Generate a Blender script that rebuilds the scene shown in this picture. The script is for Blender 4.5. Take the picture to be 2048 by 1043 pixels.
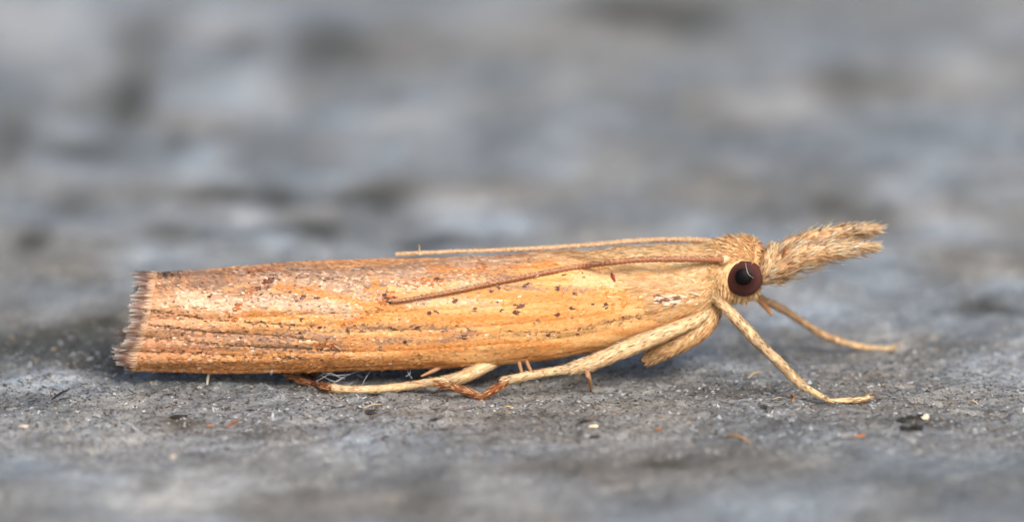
# Grass moth resting on a weathered grey surface.  1 Blender unit = 1 millimetre.
import bpy, math
import numpy as np
from mathutils import Vector, Matrix

for o in list(bpy.data.objects):
    bpy.data.objects.remove(o)
scene = bpy.context.scene
scene.unit_settings.system = 'METRIC'
scene.unit_settings.scale_length = 0.001
rng = np.random.default_rng(11)

# ------------------------------------------------------------------ camera
PITCH = math.radians(13.0)
DIST = 150.0                       # lens to the near legs
PXMM = 104.0                       # photo pixels per millimetre there
FPX = DIST * PXMM
ct, st = math.cos(PITCH), math.sin(PITCH)
FWD = np.array([0, ct, -st]); UP = np.array([0, st, ct]); RIGHT = np.array([1., 0, 0])
ANCHOR = np.array([0., -2.0, 0.])  # ground point seen at photo pixel (1024, 800)
CAM = ANCHOR - DIST * FWD - UP * (-(800 - 521.5) / PXMM)

cam_data = bpy.data.cameras.new('camera')
cam = bpy.data.objects.new('camera', cam_data)
scene.collection.objects.link(cam)
scene.camera = cam
cam.location = CAM
cam.rotation_euler = (math.radians(90) - PITCH, 0, 0)
cam_data.sensor_width = 360
cam_data.lens = 360 * FPX / 2048
cam_data.clip_start = 1.0
cam_data.clip_end = 2000
cam_data.dof.use_dof = True
cam_data.dof.focus_distance = DIST + 0.25
APERTURE = 3.8                     # mm, entrance pupil diameter
cam_data.dof.aperture_fstop = cam_data.lens * 1e-3 / APERTURE

# ------------------------------------------------------------------ light
SUN_TO = np.array([0.42, -1.0, 0.95]); SUN_TO /= np.linalg.norm(SUN_TO)
world = bpy.data.worlds.new('World'); scene.world = world; world.use_nodes = True
wn = world.node_tree.nodes; wl = world.node_tree.links
bg = wn['Background']
sky = wn.new('ShaderNodeTexSky'); sky.sky_type = 'NISHITA'; sky.sun_disc = False
sky.sun_elevation = math.asin(SUN_TO[2])
sky.sun_rotation = math.atan2(SUN_TO[0], SUN_TO[1])
sky.dust_density = 4.0
sky.ozone_density = 0.6
wl.new(sky.outputs[0], bg.inputs[0]); bg.inputs[1].default_value = 0.14
sun_d = bpy.data.lights.new('sun', 'SUN'); sun = bpy.data.objects.new('sun', sun_d)
scene.collection.objects.link(sun)
sun_d.energy = 2.5; sun_d.angle = math.radians(28); sun_d.color = (1.0, 0.95, 0.88)
sun.rotation_euler = Vector(SUN_TO).to_track_quat('Z', 'Y').to_euler()
sun.location = (10, -20, 30)
vs = scene.view_settings
vs.view_transform = 'Standard'; vs.look = 'None'; vs.gamma = 1.0; vs.use_curve_mapping = False
vs.exposure = 0.36

# ------------------------------------------------------------------ helpers
def lin(r, g, b):
    c = np.array([r, g, b], float) / 255
    return np.where(c <= 0.04045, c / 12.92, ((c + 0.055) / 1.055) ** 2.4)

def ray(px, py):
    d = FWD + RIGHT * ((px - 1024) / FPX) + UP * (-(py - 521.5) / FPX)
    return d

def at(px, py, Y):
    d = ray(px, py); t = (Y - CAM[1]) / d[1]
    return CAM + d * t

def proj(P):
    q = P - CAM
    dep = q @ FWD
    return 1024 + FPX * (q @ RIGHT) / dep, 521.5 - FPX * (q @ UP) / dep

def hash2(ix, iy, seed):
    n = (ix.astype(np.int64) * 374761393 + iy.astype(np.int64) * 668265263 + seed * 1442695041) & 0x7fffffff
    n = ((n ^ (n >> 13)) * 1274126177) & 0x7fffffff
    n = n ^ (n >> 16)
    return (n & 0xffff) / 65535.0

def vnoise(x, y, seed=0):
    x = np.asarray(x, float); y = np.asarray(y, float)
    ix = np.floor(x); iy = np.floor(y); fx = x - ix; fy = y - iy
    fx = fx * fx * (3 - 2 * fx); fy = fy * fy * (3 - 2 * fy)
    a = hash2(ix, iy, seed); b = hash2(ix + 1, iy, seed); c = hash2(ix, iy + 1, seed); d = hash2(ix + 1, iy + 1, seed)
    return (a * (1 - fx) + b * fx) * (1 - fy) + (c * (1 - fx) + d * fx) * fy

def fbm(x, y, seed=0, octv=4, gain=0.5):
    s = 0; a = 1; n = 0
    for k in range(octv):
        s = s + a * (vnoise(x * 2 ** k + 17.3 * k, y * 2 ** k - 9.1 * k, seed + k) - 0.5); n += a; a *= gain
    return s / n

def ground_h(x, y):
    h = 0.30 * fbm(x / 5.0, y / 5.0, 3, 3)
    h = h + 0.16 * fbm(x / 1.1 + 5, y / 1.1, 9, 3)
    h = h + 0.15 * fbm(x / 0.30, y / 0.30 + 3, 21, 3)
    f = vnoise(x / 0.55 + 40, y / 0.55, 33)
    h = h - 0.10 * np.clip((f - 0.80) / 0.15, 0, 1)          # little pits
    return h

def gnd(px, py):
    d = ray(px, py); z = 0.0
    for _ in range(6):
        t = (z - CAM[2]) / d[2]; P = CAM + d * t
        z = float(ground_h(P[0], P[1]))
    return P

def tag(o, label=None, cat=None, group=None, kind=None):
    if label: o['label'] = label
    if cat: o['category'] = cat
    if group: o['group'] = group
    if kind: o['kind'] = kind
    return o

def mesh_obj(name, V, F, mat, parent=None, colors=None, smooth=True):
    """V (n,3); F array (m,4)/(m,3) or list of arrays; colors (n,3) linear per vertex."""
    V = np.asarray(V, np.float32)
    Fs = F if isinstance(F, list) else [F]
    Fs = [np.asarray(f, np.int32) for f in Fs if len(f)]
    loops = np.concatenate([f.ravel() for f in Fs])
    tot = np.concatenate([np.full(len(f), f.shape[1], np.int32) for f in Fs])
    start = np.concatenate([[0], np.cumsum(tot)[:-1]]).astype(np.int32)
    me = bpy.data.meshes.new(name)
    me.vertices.add(len(V)); me.vertices.foreach_set('co', V.ravel())
    me.loops.add(len(loops)); me.loops.foreach_set('vertex_index', loops)
    me.polygons.add(len(tot)); me.polygons.foreach_set('loop_start', start)
    me.polygons.foreach_set('loop_total', tot)
    me.polygons.foreach_set('use_smooth', np.full(len(tot), smooth))
    me.update(calc_edges=True); me.validate()
    if colors is not None:
        c = np.ones((len(V), 4), np.float32); c[:, :3] = np.asarray(colors)
        a = me.color_attributes.new('Col', 'FLOAT_COLOR', 'POINT')
        a.data.foreach_set('color', c.ravel())
    me.materials.append(mat)
    o = bpy.data.objects.new(name, me); scene.collection.objects.link(o)
    if parent is not None: o.parent = parent
    return o

def grid_faces(nu, nv, wrap=False):
    i = np.arange(nu - 1)[:, None]; j = np.arange(nv if wrap else nv - 1)[None, :]
    j2 = (j + 1) % nv
    return np.stack([i * nv + j, (i + 1) * nv + j, (i + 1) * nv + j2, i * nv + j2], -1).reshape(-1, 4)

def smooth_path(P, n):
    P = np.asarray(P, float)
    Q = np.vstack([2 * P[0] - P[1], P, 2 * P[-1] - P[-2]])
    m = len(P) - 1; out = []
    for k in np.linspace(0, m, n):
        i = min(int(k), m - 1); t = k - i
        a, b, c, d = Q[i], Q[i + 1], Q[i + 2], Q[i + 3]
        out.append(0.5 * ((2 * b) + (c - a) * t + (2 * a - 5 * b + 4 * c - d) * t * t + (3 * b - a - 3 * c + d) * t ** 3))
    return np.array(out)

def unit(a):
    return a / np.maximum(np.linalg.norm(a, axis=-1, keepdims=True), 1e-9)

def path_frames(P):
    T = unit(np.gradient(P, axis=0))
    ref = np.array([0, 0, 1.0])
    A = unit(np.cross(T, ref) + np.array([0, 1e-6, 0]))
    B = np.cross(A, T)
    return T, A, B

def tube(P, R, seg=12, cap=True):
    """P (n,3), R (n,) or (n,2) radii (horizontal, vertical)."""
    R = np.asarray(R, float)
    if R.ndim == 1: R = np.stack([R, R], 1)
    T, A, B = path_frames(P)
    th = np.linspace(0, 2 * np.pi, seg, endpoint=False)
    V = P[:, None] + A[:, None] * (np.cos(th)[None, :, None] * R[:, 0][:, None, None]) + B[:, None] * (np.sin(th)[None, :, None] * R[:, 1][:, None, None])
    n = len(P); F = grid_faces(n, seg, True)
    V = V.reshape(-1, 3)
    if cap:
        V = np.vstack([V, P[0] - T[0] * R[0].min() * .5, P[-1] + T[-1] * R[-1].min() * .5])
        j = np.arange(seg); j2 = (j + 1) % seg
        c0 = np.stack([j, j2, np.full(seg, n * seg)], 1)
        c1 = np.stack([(n - 1) * seg + j2, (n - 1) * seg + j, np.full(seg, n * seg + 1)], 1)
        return V, [F, np.vstack([c0, c1])]
    return V, [F]

def coat(P, N, D, L, Wd, lift, C, tip=0.25, roll=0.25, curl=0.0):
    """overlapping flat scales / hairs: one curved 2-quad strip each"""
    n = len(P)
    L = np.broadcast_to(np.asarray(L, float), (n,))[:, None]; Wd = np.broadcast_to(np.asarray(Wd, float), (n,))[:, None]
    lift = np.broadcast_to(np.asarray(lift, float), (n,))[:, None]
    N = unit(N); D = unit(D - N * np.sum(D * N, 1, keepdims=True))
    S = unit(np.cross(N, D) + N * rng.normal(0, roll, (n, 1)))
    a = D * np.cos(lift) + N * np.sin(lift)
    l2 = lift + curl
    b = D * np.cos(l2) + N * np.sin(l2)
    m = P + a * L * 0.55; e = m + b * L * 0.45
    V = np.stack([P - S * Wd * .32, P + S * Wd * .32, m - S * Wd * .5, m + S * Wd * .5, e - S * Wd * tip * .5, e + S * Wd * tip * .5], 1).reshape(-1, 3)
    i = np.arange(n)[:, None] * 6
    F = np.concatenate([i + np.array([[0, 1, 3, 2]]), i + np.array([[2, 3, 5, 4]])])
    return V, F, np.repeat(C, 6, axis=0)

# ------------------------------------------------------------------ materials
def new_mat(name):
    m = bpy.data.materials.new(name); m.use_nodes = True
    return m, m.node_tree.nodes, m.node_tree.links, m.node_tree.nodes['Principled BSDF']

def col_mat(name, rough=0.55, spec=0.4, noise=0.25, nscale=20, bump=0.0, bscale=60, sheen=0.0, trans=0.0):
    m, n, l, b = new_mat(name)
    a = n.new('ShaderNodeVertexColor'); a.layer_name = 'Col'
    tc = n.new('ShaderNodeTexCoord'); nz = n.new('ShaderNodeTexNoise'); nz.inputs['Scale'].default_value = nscale
    nz.inputs['Detail'].default_value = 4
    l.new(tc.outputs['Object'], nz.inputs['Vector'])
    mr = n.new('ShaderNodeMapRange'); mr.inputs['From Min'].default_value = 0.25; mr.inputs['From Max'].default_value = 0.75
    mr.inputs['To Min'].default_value = 1 - noise; mr.inputs['To Max'].default_value = 1 + noise * .6
    l.new(nz.outputs['Fac'], mr.inputs['Value'])
    mx = n.new('ShaderNodeVectorMath'); mx.operation = 'SCALE'
    l.new(a.outputs['Color'], mx.inputs[0]); l.new(mr.outputs[0], mx.inputs['Scale'])
    l.new(mx.outputs[0], b.inputs['Base Color'])
    b.inputs['Roughness'].default_value = rough; b.inputs['Specular IOR Level'].default_value = spec
    if sheen: b.inputs['Sheen Weight'].default_value = sheen
    if bump:
        n2 = n.new('ShaderNodeTexNoise'); n2.inputs['Scale'].default_value = bscale; n2.inputs['Detail'].default_value = 3
        l.new(tc.outputs['Object'], n2.inputs['Vector'])
        bp = n.new('ShaderNodeBump'); bp.inputs['Strength'].default_value = bump; bp.inputs['Distance'].default_value = 0.02
        l.new(n2.outputs['Fac'], bp.inputs['Height']); l.new(bp.outputs[0], b.inputs['Normal'])
    if trans:
        t = n.new('ShaderNodeBsdfTranslucent'); l.new(mx.outputs[0], t.inputs['Color'])
        ms = n.new('ShaderNodeMixShader'); ms.inputs[0].default_value = trans
        l.new(b.outputs[0], ms.inputs[1]); l.new(t.outputs[0], ms.inputs[2])
        l.new(ms.outputs[0], n['Material Output'].inputs['Surface'])
    return m

M_SCALE = col_mat('wing_scales', 0.58, 0.28, 0.10, 30, trans=0.12)
M_HAIR = col_mat('body_hair', 0.5, 0.40, 0.10, 30, trans=0.36)
M_SKIN = col_mat('cuticle', 0.5, 0.4, 0.25, 12, 0.4, 40)
M_GRIT = col_mat('grit', 0.7, 0.3, 0.3, 25)
M_SILK = col_mat('silk', 0.3, 0.6, 0.1, 10, trans=0.5)

def ground_mat():
    m, n, l, b = new_mat('weathered_surface')
    a = n.new('ShaderNodeVertexColor'); a.layer_name = 'Col'
    tc = n.new('ShaderNodeTexCoord')
    def noise(scale, detail, rough=0.6, off=0.0):
        mp = n.new('ShaderNodeMapping'); mp.inputs['Location'].default_value = (off, off * .7, 0)
        l.new(tc.outputs['Object'], mp.inputs[0])
        z = n.new('ShaderNodeTexNoise'); z.inputs['Scale'].default_value = scale; z.inputs['Detail'].default_value = detail
        z.inputs['Roughness'].default_value = rough
        l.new(mp.outputs[0], z.inputs['Vector']); return z.outputs['Fac']
    def rampmix(fac, lo, hi, c, prev):
        mr = n.new('ShaderNodeMapRange'); mr.inputs['From Min'].default_value = lo; mr.inputs['From Max'].default_value = hi
        l.new(fac, mr.inputs['Value'])
        mx = n.new('ShaderNodeMix'); mx.data_type = 'RGBA'
        l.new(mr.outputs[0], mx.inputs['Factor']); l.new(prev, mx.inputs['A'])
        mx.inputs['B'].default_value = (*c, 1); return mx.outputs['Result']
    def mul(fac, lo, hi, prev):
        mr = n.new('ShaderNodeMapRange'); mr.inputs['From Min'].default_value = 0.3; mr.inputs['From Max'].default_value = 0.7
        mr.inputs['To Min'].default_value = lo; mr.inputs['To Max'].default_value = hi
        l.new(fac, mr.inputs['Value'])
        v = n.new('ShaderNodeVectorMath'); v.operation = 'SCALE'; l.new(prev, v.inputs[0]); l.new(mr.outputs[0], v.inputs['Scale'])
        return v.outputs[0]
    c = a.outputs['Color']
    c = mul(noise(1.1, 5, .65, 3), 0.80, 1.32, c)
    c = rampmix(noise(1.7, 5, .7, 11), 0.60, 0.72, (0.105, 0.092, 0.074), c)
    c = rampmix(noise(2.6, 4, .7, 25), 0.66, 0.78, (0.33, 0.27, 0.21), c)
    c = mul(noise(7, 6, .75, 5), 0.62, 1.38, c)
    c = mul(noise(24, 4, .7, 15), 0.70, 1.30, c)
    c = rampmix(noise(13, 4, .7, 31), 0.62, 0.70, (0.05, 0.047, 0.042), c)
    c = rampmix(noise(11, 4, .7, 47), 0.65, 0.74, (0.50, 0.51, 0.52), c)
    l.new(c, b.inputs['Base Color'])
    b.inputs['Roughness'].default_value = 0.62; b.inputs['Specular IOR Level'].default_value = 0.35
    bp = n.new('ShaderNodeBump'); bp.inputs['Strength'].default_value = 0.8; bp.inputs['Distance'].default_value = 0.05
    l.new(noise(9, 8, .75, 2), bp.inputs['Height']); l.new(bp.outputs[0], b.inputs['Normal'])
    return m

# ------------------------------------------------------------------ ground
def spread(a, b, step, out, grow=1.10):
    core = list(np.arange(a, b, step))
    s = step; x = core[-1]; hi = []
    while x < out[1]: s *= grow; x += s; hi.append(x)
    s = step; x = a; lo = []
    while x > out[0]: s *= grow; x -= s; lo.append(x)
    return np.array(lo[::-1] + core + hi)

gx = spread(-10.5, 10.5, 0.045, (-90, 90)); gy = spread(-7, 9, 0.045, (-60, 160), 1.05)
GX, GY = np.meshgrid(gx, gy, indexing='ij')
GZ = ground_h(GX, GY)
tone = 1.1 * fbm(GX / 3.2, GY / 4.5, 71, 3) + 0.9 * fbm(GX / 1.3, GY / 1.6, 77, 3)
warm = fbm(GX / 2.4, GY / 2.4, 91, 3)
# surface stains and pale blotches, plus moth shadow painted into the tone: photo pixel, half sizes in pixels, tone
BLOTCH_SHADE = [
 (60,60,150,75,.8),(490,165,75,42,.8),(350,220,60,30,.4),(790,245,105,40,.9),(400,330,60,40,.6),(495,430,40,24,.9),(560,482,45,18,.8),
 (860,400,80,26,.9),(980,440,110,30,.9),(330,502,130,18,.7),(720,502,90,16,.7),(1170,240,70,40,.4),(1560,200,95,35,.8),(1130,340,110,40,.4),
 (1300,468,130,22,.6),(1920,160,110,60,.5),(1880,440,80,30,.6),(90,750,70,18,1.1),(1990,560,60,30,.5),(120,350,120,30,.5),(450,30,90,40,.5),
 (700,330,90,40,.4),(1760,370,60,24,.5),(1400,440,60,40,.4),(1580,610,120,30,.6),(1880,600,90,22,.4),(1430,720,60,14,.7),(230,880,160,25,.5),
 (400,990,160,35,.5),(1200,880,120,18,.3),(1000,985,110,30,.5),(1600,980,120,40,.3),(60,960,80,30,.4),(1900,820,60,10,.4),(640,900,120,18,.3),
 (285,70,65,45,-.9),(470,110,45,35,-.7),(650,90,85,50,-1.),(262,205,42,65,-1.),(175,300,70,22,-1.),(20,280,45,45,-1.),(352,285,26,22,-.8),
 (150,402,42,26,-.9),(455,381,95,14,-1.3),(555,395,45,20,-1.),(770,388,68,34,-1.3),(935,470,75,16,-1.2),(835,486,40,14,-1.),(632,455,45,20,-1.2),
 (332,463,45,18,-1.),(62,482,32,26,-1.1),(222,495,45,12,-.8),(1210,15,120,30,-.9),(1385,25,85,45,-.9),(1685,165,55,40,-.9),(1480,265,70,20,-.6),
 (1520,415,65,25,-.7),(1660,405,55,24,-.9),(1760,430,50,25,-.6),(1930,400,60,30,-.5),(1965,610,60,18,-1.),(90,690,150,40,-1.5),(190,660,80,30,-1.2),(215,725,60,14,-1.),  # ends with dark ground behind the tail: stain plus painted cast shadow
 (1890,695,70,16,-.6),(1660,800,60,12,-.4),(1500,770,120,14,-.7),(1300,600,40,15,-.4),(370,835,40,10,-1.),(355,770,60,12,-.5),(500,860,80,12,-.7),  # includes the near foreleg's shadow, painted onto the ground colour
 (150,880,80,14,-.6),(1600,850,140,14,-.5),(620,985,30,14,-.5),(850,985,60,40,-.6),(1150,935,120,20,-.6),(1330,930,50,14,-.8),(300,960,30,16,-.8),
 (1000,820,100,10,-.4),(1450,920,120,20,-.5),(1840,845,70,10,-1.),(1420,780,60,10,-.5),(1700,960,120,30,-.4),(60,800,90,12,-.5),(520,1010,60,25,-.6)]
for (px, py, rx, ry, s) in BLOTCH_SHADE:
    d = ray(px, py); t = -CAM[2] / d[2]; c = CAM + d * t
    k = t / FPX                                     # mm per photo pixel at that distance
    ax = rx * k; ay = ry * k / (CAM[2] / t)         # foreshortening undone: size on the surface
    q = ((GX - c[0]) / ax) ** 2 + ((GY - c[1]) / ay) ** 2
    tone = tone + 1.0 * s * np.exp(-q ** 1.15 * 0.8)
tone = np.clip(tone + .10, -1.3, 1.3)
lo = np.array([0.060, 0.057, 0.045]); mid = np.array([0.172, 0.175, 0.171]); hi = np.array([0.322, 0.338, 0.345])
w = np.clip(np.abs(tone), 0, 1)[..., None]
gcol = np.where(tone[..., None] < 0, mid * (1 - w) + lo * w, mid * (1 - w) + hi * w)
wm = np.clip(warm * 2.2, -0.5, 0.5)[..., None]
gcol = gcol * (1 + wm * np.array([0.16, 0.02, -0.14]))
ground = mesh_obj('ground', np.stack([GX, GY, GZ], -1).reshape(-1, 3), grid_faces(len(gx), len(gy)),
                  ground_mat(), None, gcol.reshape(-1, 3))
tag(ground, 'weathered blue grey mottled surface the moth stands on', 'ground', kind='structure')

# ------------------------------------------------------------------ moth root
moth = bpy.data.objects.new('moth', None); scene.collection.objects.link(moth)
moth.empty_display_size = 0.5
tag(moth, 'straw orange grass moth with rolled wings, maroon eye and long palps', 'moth')

# ------------------------------------------------------------------ wing surface
def table(rows):
    r = np.array(rows, float)
    x = np.arange(150, 1600)
    out = []
    for c in range(1, r.shape[1]):
        y = np.interp(x, r[:, 0], r[:, c])
        k = np.hanning(61); k /= k.sum()
        out.append(np.convolve(np.pad(y, 30, mode='edge'), k, 'valid'))
    return x, out

# px, top outline, lower edge, half width
wx, (w_top, w_bot, w_half) = table([
 (150,552,740,.80),(250,548,740,.86),(300,544,741,.90),(400,539,743,.98),(500,530,743,1.05),(600,524,741,1.10),(700,520,738,1.14),(800,517,736,1.17),(900,514,733,1.18),
 (1000,509,727,1.14),(1100,503,718,1.12),(1200,500,699,1.08),(1290,500,673,1.04),(1340,503,656,1.0),(1390,508,630,.94),(1420,515,615,.86),(1600,515,605,.8)])
PHI_E = math.radians(52); PHI_0 = math.radians(112)
tan_t = math.tan(PITCH)
zt = np.array([at(x, y, 0.)[2] for x, y in zip(wx, w_top)]); zb = np.array([at(x, y, 0.)[2] for x, y in zip(wx, w_bot)])
NEXP = 3.0                         # the rolled wings are flatter on the sides and back than a true tube
def arc(phi):
    c, q = np.cos(phi), np.sin(phi)
    k = (np.abs(c) ** NEXP + np.abs(q) ** NEXP) ** (-1 / NEXP)
    return k * c, k * q
kk = w_half * tan_t
gc, gs = arc(np.linspace(0, math.pi, 181)); ec, es = arc(np.array(-PHI_E))
loH = np.zeros(len(wx)); hiH = np.full(len(wx), 5.0)
for _ in range(40):
    H = (loH + hiH) / 2
    top = np.max(H[:, None] * gs[None] - kk[:, None] * gc[None], axis=1)
    f = top - (H * es - kk * ec) - (zt - zb)
    hiH = np.where(f > 0, H, hiH); loH = np.where(f > 0, loH, H)
w_H = (loH + hiH) / 2; w_Zc = zt - np.max(w_H[:, None] * gs[None] - kk[:, None] * gc[None], axis=1)

VEINS = [[(302,572),(345,567),(407,574),(485,585)], [(290,622),(311,622),(433,641),(510,645),(620,652)], [(265,648),(368,657),(433,666),(536,671),(640,680)],
         [(262,673),(355,680),(459,690),(562,697),(700,704)], [(270,704),(381,707),(472,712),(620,716)],
         [(1000,664),(1120,664),(1200,650),(1259,636),(1330,622),(1385,612)], [(700,655),(850,660),(960,664)], [(480,548),(600,552),(720,560)]]
VW = [.5,.9,1.,1.,.8,.5,.25,.4]

def vein_depth(px, py):
    d = np.zeros_like(px)
    for v, s in zip(VEINS, VW):
        v = np.array(v, float)
        yy = np.interp(px, v[:, 0], v[:, 1])
        inside = np.clip((px - v[0, 0] + 15) / 30, 0, 1) * np.clip((v[-1, 0] + 40 - px) / 80, 0, 1)
        d = d + s * inside * np.exp(-((py - yy) / 3.5) ** 2)
    return d

def wing_raw(px, phi, off=0.0):
    W = np.interp(px, wx, w_half) + off; Hh = np.interp(px, wx, w_H) + off; Z = np.interp(px, wx, w_Zc)
    c_, s_ = arc(phi); Y = -W * c_; Zz = Z + Hh * s_
    X = (px - 1024) / FPX * ((Y - CAM[1]) * ct + (Zz - CAM[2]) * -st)
    return np.stack([X, Y, Zz], -1)

def wing_surf(px, phi, off=0.0):
    P = wing_raw(px, phi, off)
    qx, qy = proj(P)
    dv = np.where(phi < 1.9, vein_depth(px, qy), 0)
    broad = 0.018 * np.sin(qy / 5.2 + px * 0.004) * np.clip((900 - px) / 400, 0, 1) + 0.03 * fbm(px / 90, phi * 2.5, 5, 3)
    fold = np.maximum(0, np.cos(phi * 17 + .9 * np.sin(px / 260) + px / 900)) ** 6 * np.clip((1330 - px) / 300, 0, 1)
    Nn = np.stack([np.zeros_like(px), -np.cos(phi), np.sin(phi)], -1)
    return P + Nn * (broad - 0.030 * dv - .013 * fold)[..., None]

def wing_frame(px, phi, off=0.0):
    e = 1.5; g = 0.012
    P = wing_surf(px, phi, off)
    Tx = unit(wing_surf(px + e, phi, off) - wing_surf(px - e, phi, off))
    Tp = unit(wing_surf(px, phi + g, off) - wing_surf(px, phi - g, off))
    N = unit(np.cross(Tp, Tx))
    out = np.stack([np.zeros_like(px), -np.cos(phi), np.sin(phi)], -1)
    N = N * np.sign(np.sum(N * out, -1, keepdims=True))
    return P, N, Tx, Tp

def rear_px(t):
    return np.interp(t, [0, .22, .35, .5, .62, .74, .86, 1.0], [312, 308, 304, 298, 291, 282, 270, 266])
def front_px(t):
    return np.interp(t, [0, .2, .35, .5, .65, .8, .92, 1.0], [1150, 1215, 1275, 1325, 1365, 1390, 1400, 1398])

# ---- wing colour pattern (pigment), in wing coordinates laid out on the photograph
def poly_dist(px, py, pts, wid):
    pts = np.array(pts, float)
    yy = np.interp(px, pts[:, 0], pts[:, 1])
    fade = np.clip((px - pts[0, 0] + 12) / 24, 0, 1) * np.clip((pts[-1, 0] + 12 - px) / 24, 0, 1)
    return fade * np.exp(-((py - yy) / wid) ** 2)

C_GOLD = lin(220, 160, 106); C_YEL = lin(228, 168, 105); C_OR = lin(218, 142, 72); C_MAUVE = lin(156, 124, 102); C_PALE = lin(226, 190, 160)
C_DARK = lin(96, 64, 54); C_RUST = lin(176, 104, 52); C_PINK = lin(226, 164, 126); C_BROWN = lin(186, 126, 72); C_CREAM = lin(236, 200, 152); C_TAN = lin(220, 178, 126); C_OLIVE = lin(176, 136, 88)
STREAKS = [  # colour, chance, half width, path
 (C_MAUVE,.60,26,[(330,560),(450,566),(560,566),(660,566),(760,566)]),
 (C_MAUVE,.45,16,[(760,556),(860,545),(960,535),(1060,522)]),
 (C_PALE,.55,16,[(380,604),(480,606),(600,604),(700,612)]),
 (C_MAUVE,.50,15,[(300,668),(420,676),(560,686),(680,694)]),
 (lin(230, 194, 150),.60,14,[(900,530),(1000,521),(1100,514),(1200,510)]),
 (lin(232, 190, 142),.60,24,[(1150,556),(1230,560),(1300,570),(1370,590)]),
 (C_YEL,.60,10,[(820,640),(960,646),(1100,650),(1250,640)]),
 (C_MAUVE,.75,13,[(480,545),(600,540),(700,548),(800,540),(900,530),(1000,522),(1080,516)]),
 (C_PALE,.35,16,[(480,550),(620,556),(760,560),(900,535),(1040,522)]),
 (C_MAUVE,.80,17,[(590,556),(660,562),(720,574),(775,585)]),
 (C_PALE,.35,15,[(600,556),(680,572),(770,590)]),
 (C_OR,.75,7,[(560,574),(640,583),(700,600),(770,616),(850,620)]),
 (C_MAUVE,.55,14,[(420,595),(520,600),(600,602),(700,622)]),
 (C_PALE,.45,15,[(360,590),(450,598),(600,608),(720,625)]),
 (C_PALE,.45,12,[(310,600),(420,610),(500,622)]),
 (C_OR,.65,8,[(480,628),(600,634),(690,646),(780,630),(900,640),(1000,632)]),
 (C_OR,.65,10,[(860,536),(940,542),(1040,537),(1120,524)]),
 (C_MAUVE,.60,12,[(800,565),(880,560),(960,556),(1040,550)]),
 (C_PALE,.40,12,[(800,575),(880,572),(980,560)]),
 (C_MAUVE,.65,8,[(985,574),(1030,572),(1090,576)]),
 (C_MAUVE,.55,6,[(1120,578),(1160,580),(1190,579)]),
 (C_PALE,.55,10,[(820,604),(880,600),(960,602),(1010,608)]),
 (C_OR,.50,14,[(950,590),(1060,592),(1200,588),(1290,592)]),
 (C_OR,.45,12,[(1000,636),(1100,640),(1250,618)]),
 (C_MAUVE,.55,6,[(690,658),(780,655),(860,656),(960,662)]),
 (C_MAUVE,.70,7,[(740,682),(800,680),(880,680),(960,672)]),
 (C_MAUVE,.55,8,[(560,664),(640,672),(690,676)]),
 (C_MAUVE,.60,8,[(590,695),(640,698),(700,700)]),
 (C_OR,.60,8,[(780,697),(900,693),(1010,686),(1150,690)]),
 (C_OLIVE,.60,7,[(950,676),(1050,668),(1150,668),(1260,636),(1360,618)]),
 (C_OLIVE,.40,8,[(820,708),(950,704),(1080,694)]),
 (C_BROWN,.55,13,[(280,728),(500,732),(760,730),(900,728)]),
 (C_BROWN,.35,12,[(330,712),(500,716),(700,714)]),
 (C_PINK,.55,14,[(275,640),(380,645),(450,655)]),
 (C_PINK,.55,16,[(275,690),(340,690),(430,700)]),
 (C_MAUVE,.55,8,[(310,552),(400,549),(480,553)]),
 (C_MAUVE,.50,7,[(350,566),(440,566),(540,580)]),
 (C_MAUVE,.45,7,[(330,655),(430,664),(600,690)]),
 (C_MAUVE,.45,7,[(400,690),(520,694),(620,700)]),
]
FASC = [  # rust cross lines (x as a function of y) and dark spots: path of points, radius, colour, chance
 ([(556,556),(535,568),(520,578),(500,588),(490,598),(478,612),(466,620),(470,632)],7,C_RUST,.55), ([(556,556),(540,566),(524,576)],6,C_DARK,.8),
 ([(560,535),(530,540),(505,545)],6,C_RUST,.7),
 ([(775,602),(760,618),(735,632),(700,642),(690,648)],6,C_RUST,.5), ([(790,592),(778,598),(772,602)],9,C_RUST,.8), ([(778,592),(785,601)],7,C_DARK,.75),
 ([(640,690),(670,694)],7,C_RUST,.6), ([(880,562),(850,566),(820,572)],8,C_RUST,.45), ([(760,572),(748,578)],10,C_OR,.7),
 ([(960,524),(975,530)],8,C_RUST,.5), ([(1005,512),(1060,506)],5,C_RUST,.5)]
SPOTS = [(1041,611),(1051,611),(1122,627),(1218,607),(1158,585),(1162,666),(1103,670),(879,625),(881,558),(955,617),(866,626),(932,672),(816,684),(806,684),(1005,576),
         (1056,572),(620,700),(606,667),(640,596),(612,592),(555,590),(915,600),(1010,620),(1038,624),(1150,614),(790,655),(840,655),(795,660),(610,640),(600,690),(575,700),(305,585),(1120,575),(1060,566),(990,582)]

def seg_dist(px, py, a, b):
    a = np.array(a, float); b = np.array(b, float); d = b - a
    t = np.clip(((px - a[0]) * d[0] + (py - a[1]) * d[1]) / max(d @ d, 1e-6), 0, 1)
    return np.hypot(px - a[0] - t * d[0], py - a[1] - t * d[1])

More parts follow.
